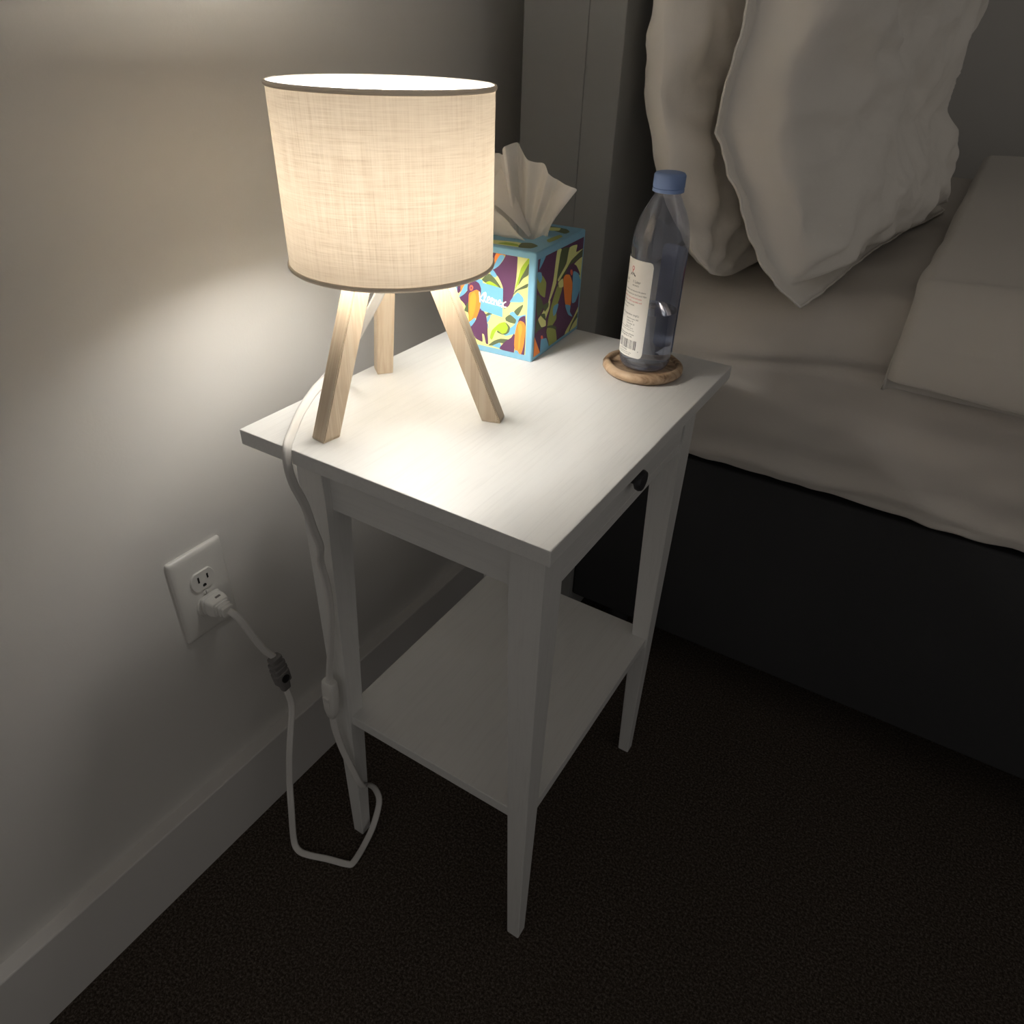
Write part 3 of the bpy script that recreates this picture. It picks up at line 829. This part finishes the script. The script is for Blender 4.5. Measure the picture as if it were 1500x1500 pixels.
# ------------------------------------------------------------------ coaster
CC = (.2665, .3730)
bm = bmesh.new()
n = 96
rings = []
for r, z in ((.040, .7002), (.0445, .7012), (.0470, .7045), (.0470, .7085), (.0445, .7118), (.0415, .7126), (.0392, .7118), (.0384, .7090), (.0375, .7084)):
    ring = []
    for i in range(n):
        a = 2 * PI * i / n
        k = 1 + (.022 * noise.noise(Vector((math.cos(a) * 1.3, math.sin(a) * 1.3, 1))) + .012 * noise.noise(Vector((math.cos(a) * 5, math.sin(a) * 5, z * 80)))) * (1 if r > .039 else .3)
        zz = z + (.0009 * noise.noise(Vector((math.cos(a) * 2.5, math.sin(a) * 2.5, 5))) if .703 < z and r > .039 else 0)
        ring.append((CC[0] + r * k * math.cos(a), CC[1] + r * k * math.sin(a), zz))
    rings.append(ring)
loft(bm, rings)
tag(obj('coaster', bm, 'olive_wood', None, True, 60), 'round brown wooden coaster with raised rim under the water bottle', 'coaster')

# ------------------------------------------------------------------ water bottle
BC = (.2665, .3740); B0 = .7086
bt = thing('water_bottle', 'clear blue-tinted plastic water bottle with blue cap and white label on coaster', 'bottle', (BC[0], BC[1], B0))
bprof = [(.0, .004), (.015, .003), (.0230, .0002), (.0266, .0015), (.0288, .006), (.0298, .012), (.0300, .03), (.0301, .115), (.0305, .130), (.0304, .139), (.0290, .150), (.0262, .161), (.0226, .170), (.0190, .177), (.0158, .183), (.0140, .1862), (.0135, .1885), (.0135, .193)]
def dense(prof, n=3):
    S = spline([(r, z, 0) for r, z in prof], n); return [(max(0.0002, p.x), p.y) for p in S]
bm = bmesh.new(); lathe(bm, [(r, B0 + z) for r, z in dense(bprof)], BC, 72, True, False)
obj('bottle_body', bm, 'clear_bottle', bt, True)
WL = .0670
bm = bmesh.new()
wp = [(r * .965 if r > .001 else r, z + .0012) for r, z in dense(bprof) if z < WL]
lathe(bm, [(r, B0 + z) for r, z in wp] + [(.0288, B0 + WL), (.0280, B0 + WL + .0004)], BC, 72)
obj('water', bm, 'water', bt, True, 50)
bm = bmesh.new()
prof = [(.0152, .1895), (.0164, .1902), (.0164, .1932), (.0157, .1937), (.0157, .1942), (.0161, .1948), (.0160, .2058), (.0149, .2079), (.0128, .2085)]
n = 120
rings = []
for r, z in prof:
    ridged = .195 <= z + .0005 and z < .2065
    rings.append([(BC[0] + (r + (.00035 if ridged and i % 2 else 0)) * math.cos(2 * PI * i / n), BC[1] + (r + (.00035 if ridged and i % 2 else 0)) * math.sin(2 * PI * i / n), B0 + z) for i in range(n)])
loft(bm, rings); obj('cap', bm, 'bottle_cap_blue', bt, True, 50)
RL = .03055
def cyl(a, z, h=0.0):     # a: degrees
    return Vector((BC[0] + (RL + h) * math.cos(math.radians(a)), BC[1] + (RL + h) * math.sin(math.radians(a)), B0 + z))
def label_patch(name, a0, a1, z0, z1, m, h=0.0):
    bm = bmesh.new()
    arc = RL * math.radians(a1 - a0)
    nu = 40
    rr = .005
    rows = []
    cols = []
    for i in range(nu + 1):
        u = i / nu; s_ = u * arc
        e = 0
        dd = min(s_, arc - s_)
        if dd < rr: e = rr - math.sqrt(max(0, rr * rr - (rr - dd) ** 2))
        cols.append([cyl(a0 + (a1 - a0) * u, z0 + e + (z1 - z0 - 2 * e) * j / 8, h) for j in range(9)])
    vv = [[bm.verts.new(p) for p in c] for c in cols]
    vo = [[bm.verts.new(p + Vector((p.x - BC[0], p.y - BC[1], 0)).normalized() * .0001) for p in c] for c in cols]
    for i in range(nu):
        for j in range(8):
            bm.faces.new((vo[i][j], vo[i + 1][j], vo[i + 1][j + 1], vo[i][j + 1]))
            bm.faces.new((vv[i][j + 1], vv[i + 1][j + 1], vv[i + 1][j], vv[i][j]))
    return obj(name, bm, m, bt, True)
LA0, LA1, LZ0, LZ1 = -176, -76, .0165, .1240
lab = label_patch('label', LA0, LA1, LZ0, LZ1, 'label_paper')
tag(lab, 'white paper label with small print and barcode')
lb2 = label_patch('rear_label', 8, 104, .0165, .1320, 'label_blue')
bm = bmesh.new()
flat_poly(bm, [(a, z) for a, z in smooth_poly([(8.5, .095), (20, .092), (34, .100), (38, .112), (28, .122), (12, .118)], 4)], lambda a, z: cyl(a, z, .0003))
obj('label_mark', bm, 'label_red', lb2)
DPM = math.degrees(1 / RL) / 1000     # degrees per mm round the bottle
Wmm = (LA1 - LA0) / DPM; Hmm = (LZ1 - LZ0) * 1000
SX, SY = Wmm / 57.9, Hmm / 112.0      # the print was laid out on a 57.9 x 112 mm label
def lmap(x, y, h=.00016):             # label millimetres, origin at its lower left
    return cyl(LA0 + x * SX * DPM, LZ0 + y * SY / 1000, h)
def text_mm(bm, s, x, y, size, mi=0, align='LEFT', bold=False):
    cu = bpy.data.curves.new('t', 'FONT'); cu.body = s; cu.size = size; cu.align_x = align; cu.resolution_u = 2
    if bold: cu.offset = size * .018
    to = bpy.data.objects.new('t', cu); COL.objects.link(to)
    dg = bpy.context.evaluated_depsgraph_get(); dg.update()
    me = bpy.data.meshes.new_from_object(to.evaluated_get(dg))
    vs_ = [bm.verts.new(lmap(x + v.co.x, y + v.co.y)) for v in me.vertices]
    for p in me.polygons:
        try:
            f_ = bm.faces.new([vs_[i] for i in p.vertices]); f_.material_index = mi
        except ValueError: pass
    bpy.data.objects.remove(to); bpy.data.curves.remove(cu); bpy.data.meshes.remove(me)
bm = bmesh.new()
X = 14.0
text_mm(bm, '1 Liter', 32, 86.5, 4.6); text_mm(bm, 'BALANCE', 32, 83.0, 2.4)
text_mm(bm, '33.8', 16, 87.0, 4.0, 0, 'LEFT'); text_mm(bm, 'FL OZ', 16, 83.2, 2.4)
for i, s_ in enumerate(['Born to balance and advance the planet', 'than bottled water from the French Alps', 'recyclable for their purity and taste', 'natural spring - 100% recyclable and', 'made with recycled plastic', 'bottle cap is on']):
    text_mm(bm, s_, X - 2, 77.0 - i * 4.0, 2.55, 2 if i in (2, 3) else 0)
for y in (53.0, 29.0):
    flat_poly(bm, [(6, y), (50, y), (50, y + .35), (6, y + .35)], lmap, 0)
text_mm(bm, 'Mineral Composition (mg/L)', X - 4, 49.3, 3.3, 0)
text_mm(bm, 'pH: 7.2', X, 44.8, 2.4, 1)
for i, s_ in enumerate(['Bicarbonates 360', 'Sulfates 14', 'Chlorides 10', 'Silica 15']):
    text_mm(bm, s_, 29, 44.8 - i * 3.1, 2.7, 0)
for i, s_ in enumerate(['Please recycle the bottle with its cap on', 'store in a clean, cool place away from sun']):
    text_mm(bm, s_, 8, 32.8 - i * 2.6 + 1.0, 2.1, 0)
for i, s_ in enumerate(['Bottled at the source, product of France', 'no returns in CA 5c, ME 15c, CT 10c']):
    text_mm(bm, s_, 8, 26.4 - i * 2.6, 2.2, 0, 'LEFT', True)
text_mm(bm, '61314 00081', 23, 6.8, 2.6); text_mm(bm, '4', 51.5, 7.5, 2.6)
random.seed(9)
x = 20.0
while x < 49:
    w_ = random.choice((.35, .35, .7, 1.05)); flat_poly(bm, [(x, 9.6), (x + w_, 9.6), (x + w_, 20.5), (x, 20.5)], lmap, 0); x += w_ + random.choice((.4, .45, .8, 1.1))
for i, s_ in enumerate(['natural mineral water, 1 liter', 'bottled in the French Alps']):
    text_mm(bm, s_, 23, 4.4 - i * 2.0, 1.75)
def ring_mm(cx, cy, r, w, mi):
    for i in range(20):
        a, b = 2 * PI * i / 20, 2 * PI * (i + 1) / 20
        flat_poly(bm, [(cx + r * math.cos(a), cy + r * math.sin(a)), (cx + r * math.cos(b), cy + r * math.sin(b)), (cx + (r - w) * math.cos(b), cy + (r - w) * math.sin(b)), (cx + (r - w) * math.cos(a), cy + (r - w) * math.sin(a))], lmap, mi)
ring_mm(19, 4.2, 1.9, .45, 0); ring_mm(12, 15, 2.6, .5, 0)
# little emblem: red loop on three black strokes
ring_mm(30, 102.0, 2.3, .7, 2)
for P in ([(29.2, 100), (29.0, 97.5), (30.2, 97.5), (30.2, 100)],):
    flat_poly(bm, P, lmap, 2)
for P in ([(25.2, 93.6), (27.0, 94.0), (28.8, 96.8), (27.6, 97.2)], [(29.4, 94.2), (30.8, 94.2), (30.8, 97.0), (29.6, 97.0)], [(31.4, 96.8), (33.0, 94.0), (35.6, 93.0), (35.2, 94.6), (33.6, 95.4), (32.4, 97.2)]):
    flat_poly(bm, P, lmap, 0)
obj('label_print', bm, ['label_ink', 'label_pale_ink', 'label_red'], lab)

# ------------------------------------------------------------------ bed
BY = .600
bed = thing('bed', 'upholstered platform bed with tall charcoal headboard panel against the wall', 'bed', (.9, 1.36, 0))
def panel_bm(x0, x1, y0, y1, z0, z1):
    bm = bmesh.new(); box(bm, x0, x1, y0, y1, z0, z1, .012, 4); return bm
HX = .097
bm = bmesh.new(); box(bm, -.053, .0445, BY, 2.11, .04, 1.25, .0018, 3); hb = obj('headboard', bm, 'headboard_fabric', bed, True, 40)
bm = bmesh.new(); box(bm, .0446, HX, BY, 2.11, .04, 1.25, .0018, 3); obj('headboard_panel', bm, 'headboard_fabric', hb, True, 40)
bm = bmesh.new(); box(bm, HX, 2.14, BY + .012, BY + .045, .10, .470, .006, 3); obj('side_rail', bm, 'bed_fabric', bed, True, 40)
bm = bmesh.new(); box(bm, HX, 2.14, 2.065, 2.10, .10, .470, .006, 3); obj('side_rail', bm, 'bed_fabric', bed, True, 40)
bm = bmesh.new(); box(bm, 2.14, 2.175, BY + .012, 2.10, .10, .470, .006, 3); obj('foot_rail', bm, 'bed_fabric', bed, True, 40)
bm = bmesh.new(); box(bm, HX, 2.14, BY + .045, 2.065, .36, .470); obj('slat_base', bm, 'bed_fabric', bed)
for x in (.18, 2.08):
    for y in (BY + .07, 2.03):
        bm = bmesh.new(); lathe(bm, [(.018, 0), (.024, .10)], (x, y), 20); obj('bed_leg', bm, 'bed_fabric', bed, True, 40)

# mattress with its fitted sheet
mt = thing('mattress', 'thick mattress in a creased off-white fitted sheet on the dark bed', 'mattress', (.9, 1.36, .47))
bm = bmesh.new(); box(bm, .160, 2.09, BY + .035, 2.08, .471, .690, .03, 4); obj('mattress_core', bm, 'mattress_ticking', mt, True, 40)
bm = bmesh.new()
prof = [(BY + .012, .4845), (BY + .003, .4855), (BY + .001, .490), (BY + .0005, .500), (BY - .001, .53), (BY - .003, .57), (BY - .003, .605), (BY - .001, .640), (BY - .001, .668), (BY + .006, .694), (BY + .020, .716), (BY + .042, .730), (BY + .075, .7365), (BY + .14, .738), (BY + .25, .738), (BY + .45, .738), (2.10 - .2, .738), (2.08, .722), (2.098, .68), (2.10, .60), (2.10, .49)]
S = spline([(0, y, z) for y, z in prof], 5)
nx = 260
rows = []
for i in range(nx + 1):
    x = .142 + 1.97 * (i / nx)
    row = []
    for j, p in enumerate(S):
        y, z = p.y, p.z
        t = (S[min(j + 1, len(S) - 1)] - S[max(j - 1, 0)]).normalized(); nrm = Vector((0, -t.z, t.y))
        # creases: long shallow drags along the side plus a soft ridge under the mattress edge
        hgt = max(0, min(1, (z - .485) / .23))
        d = .0055 * noise.noise(Vector((x * 5 + z * 9, z * 30, 1.5))) + .0035 * noise.noise(Vector((x * 16 - z * 20, z * 22, 4)))
        d += .0075 * noise.noise(Vector((x * 7, y * 11, 9))) * hgt + .004 * (1 - 2.5 * abs(noise.noise(Vector((x * 9 + y * 6, y * 9 - z * 6, 19))))) * hgt
        rid = x * .16 + z
        d -= .0085 * math.exp(-((z - (.655 - .02 * math.sin(x * 9))) / .008) ** 2) * (1 if y < 1.3 else 0) * max(0, min(1, (x - .25) / .15))
        d += .004 * math.exp(-((z - .505 - .02 * noise.noise(Vector((x * 6, 0, 0)))) / .010) ** 2)
        zz = z
        if z < .50: zz = z + .004 * noise.noise(Vector((x * 9, 2, 2))) + .0025 * noise.noise(Vector((x * 31, 5, 2)))
        q = Vector((x, y, zz)) + nrm * d
        row.append(bm.verts.new(q))
    rows.append(row)
for i in range(nx):
    for j in range(len(S) - 1):
        bm.faces.new((rows[i][j], rows[i + 1][j], rows[i + 1][j + 1], rows[i][j + 1]))
bm.faces.new(rows[0]); bm.faces.new(rows[-1])
bmesh.ops.recalc_face_normals(bm, faces=bm.faces)
obj('fitted_sheet', bm, 'sheet_cotton', mt, True)

# pillows: stood on edge against the headboard, flanged hems
def make_pillow(name, label, mid, y0, width, height, z0, T, skew, seed, flange=.055, hem_amp=.004, tshape=None, ear=.012, lean=0.0, piping=True):
    """mid(z) -> x of the pillow's mid surface at its near end; skew turns it about z"""
    o = thing(name, label, 'pillow', (mid(z0), y0 + width / 2, z0))
    nu, nv = 110, 90
    bm = bmesh.new()
    sides = {}
    for sgn in (1, -1):
        g = []
        for i in range(nu + 1):
            u = -1 + 2 * i / nu
            row = []
            for j in range(nv + 1):
                v = -1 + 2 * j / nv
                yy = y0 + width / 2 + u * width / 2 * (1 - .035 * (1 - v * v) - ear * abs(v) ** 10)
                zz = z0 + height / 2 + v * height / 2 * (1 - .035 * (1 - u * u) - ear * abs(u) ** 10)
                a = min(1, abs(u) / (1 - flange)); b = min(1, abs(v) / (1 - flange))
                t = T * (max(0, 1 - a ** 4.2) ** .5) * (max(0, 1 - b ** 3.4) ** .5)
                if tshape: t *= tshape(u, v, sgn)
                t += .0012
                rim = max(abs(u), abs(v))
                # creases run in from the corners and along the hem
                cr = 0
                body = min(1, t / (T * .35))
                for cu, cv, k in ((-1, -1, 1.0), (-1, 1, .8), (1, -1, .8), (1, 1, .8)):
                    du, dv = u - cu, v - cv
                    rr = math.hypot(du, dv * .8); th = math.atan2(dv, du)
                    cr += k * math.exp(-(rr / .85) ** 2) * math.sin(th * 15 + 2.2 * noise.noise(Vector((rr * 2, seed, cu)))) * .0085
                w1 = noise.noise(Vector((u * 2.2 + seed, v * 2.6, sgn * 2.0))); w2 = 1 - abs(noise.noise(Vector((u * 3.2 + v * 2.0, v * 2.4 - u * 1.5 + seed, sgn * 5.0)))) * 2.2
                cr += .014 * w1 + .010 * w2 + .003 * noise.noise(Vector((u * 14, v * 12, seed)))
                cr += .006 * (1 - 2.4 * abs(noise.noise(Vector((u * 5 + v * 4, v * 2.5 - u * 2.5 + seed, sgn * 9.0)))))
                off = sgn * (t + cr * body * (1 if sgn > 0 else .55))
                if lean and sgn > 0:
                    yy -= lean * math.exp(-((u + .855) / .060) ** 2) * max(0, 1 - abs(v) ** 5)
                hem = hem_amp * noise.noise(Vector((u * 4 + seed, v * 5, 3))) + hem_amp * .5 * noise.noise(Vector((u * 13, v * 15, seed)))
                x = mid(zz) + (yy - y0) * skew + off + hem * (1 if rim > .8 else (rim / .8) ** 4)
                row.append(bm.verts.new((x, yy + hem * .4, zz + hem * .3)))
            g.append(row)
        for i in range(nu):
            for j in range(nv):
                q = (g[i][j], g[i + 1][j], g[i + 1][j + 1], g[i][j + 1])
                bm.faces.new(q if sgn > 0 else tuple(reversed(q)))
        sides[sgn] = g
    # close the hem
    def rimlist(g):
        return [g[i][0] for i in range(nu)] + [g[nu][j] for j in range(nv)] + [g[i][nv] for i in range(nu, 0, -1)] + [g[0][j] for j in range(nv, 0, -1)]
    A, B = rimlist(sides[1]), rimlist(sides[-1])
    for i in range(len(A)):
        j = (i + 1) % len(A)
        bm.faces.new((A[i], A[j], B[j], B[i]))
    bmesh.ops.recalc_face_normals(bm, faces=bm.faces)
    hemline = [((A[i].co + B[i].co) / 2).copy() for i in range(len(A))]
    case = obj('pillowcase', bm, 'pillow_cotton', o, True)
    if not piping: return o
    bm = bmesh.new()
    P = hemline + [hemline[0], hemline[1]]
    sweep(bm, P, circ(.0019, 6))
    obj('hem_piping', bm, 'pillow_cotton', case, True)
    return o
def interp(tab):
    def f_(z):
        if z <= tab[0][0]: return tab[0][1]
        for (a, xa), (b, xb) in zip(tab, tab[1:]):
            if z <= b:
                t = (z - a) / (b - a); t = t * t * (3 - 2 * t) * .35 + t * .65
                return xa + (xb - xa) * t
        return tab[-1][1]
    return f_
mid2 = interp([(.744, .395), (.772, .352), (.80, .324), (.855, .287), (.903, .257), (.935, .238), (.975, .240), (1.061, .248), (1.25, .258)])
mid1 = interp([(.745, .270), (.80, .231), (.878, .190), (.976, .160), (1.065, .152), (1.25, .148)])
make_pillow('pillow', 'plump off-white pillow nearest the headboard, standing behind the front pillow', mid1, .570, .86, .50, .7450, .058, .07, 3.3, .006, .002, ear=.07, piping=False,
            tshape=lambda u, v, s: .50 if s > 0 else 1.0)
make_pillow('pillow', 'front off-white pillow with a wavy flanged hem, leaning on the other pillow', mid2, .574, .86, .50, .7450, .125, .11, 8.1, .075, .006,
            tshape=lambda u, v, s: 1.0 if s > 0 else .22, lean=.036)

# duvet: folded edge with a hollow roll, lying over the mattress further down the bed
dv = thing('duvet', 'white duvet with its folded edge lying over the side of the mattress', 'duvet', (1.2, 1.3, .73))
bm = bmesh.new()
dprof = [(BY - .012, .669), (BY - .011, .680), (BY - .004, .698), (BY + .012, .721), (BY + .038, .739), (BY + .075, .748), (BY + .2, .752), (1.2, .754), (2.0, .752), (2.10, .72), (2.125, .66), (2.125, .60)]
DS = spline([(0, y, z) for y, z in dprof], 6)
loop = []     # (x, lift) from lower layer's far end, round the fold, to upper layer's far end
xl = .513
for i in range(36): loop.append((1.95 - (1.95 - xl - .018) * i / 35, .004))
for i in range(1, 14):
    a = -PI / 2 - PI * i / 14; loop.append((xl + .018 + .018 * math.cos(a), .022 + .018 * math.sin(a)))
for i in range(36): loop.append((xl + .018 + (1.95 - xl - .018) * i / 35, .040 + .018 * math.sin(min(1, i / 8) * PI / 2)))
rows = []
for j, p in enumerate(DS):
    t = (DS[min(j + 1, len(DS) - 1)] - DS[max(j - 1, 0)]).normalized(); nrm = Vector((0, -t.z, t.y))
    row = []
    for i, (x, l) in enumerate(loop):
        upper = i > 42
        ll = l + .004 * noise.noise(Vector((x * 8, p.y * 8 + p.z * 8, 2 if upper else 6))) + (.012 * noise.noise(Vector((x * 3, p.y * 3, 4))) if upper else 0)
        xx = x + .006 * noise.noise(Vector((p.y * 9, p.z * 9, 1)))
        q = Vector((xx, p.y, p.z)) + nrm * max(ll, .003)
        if upper and p.z < .70 and p.y < 1.2: q.z += .012 * (1 - max(0, (p.z - .660) / .045))
        if upper and p.y < BY + .06: q.y += .018 * (1 - max(0, p.y - BY) / .06); q.z += .004
        row.append(bm.verts.new(q))
    rows.append(row)
for a, b in zip(rows, rows[1:]):
    for i in range(len(loop) - 1):
        bm.faces.new((a[i], a[i + 1], b[i + 1], b[i]))
bmesh.ops.recalc_face_normals(bm, faces=bm.faces)
dc = obj('duvet_cover', bm, 'duvet_cotton', dv, True)
md = dc.modifiers.new('thick', 'SOLIDIFY'); md.thickness = .004; md.offset = 0
hem = [rows[0][i] for i in range(len(loop))] if False else None
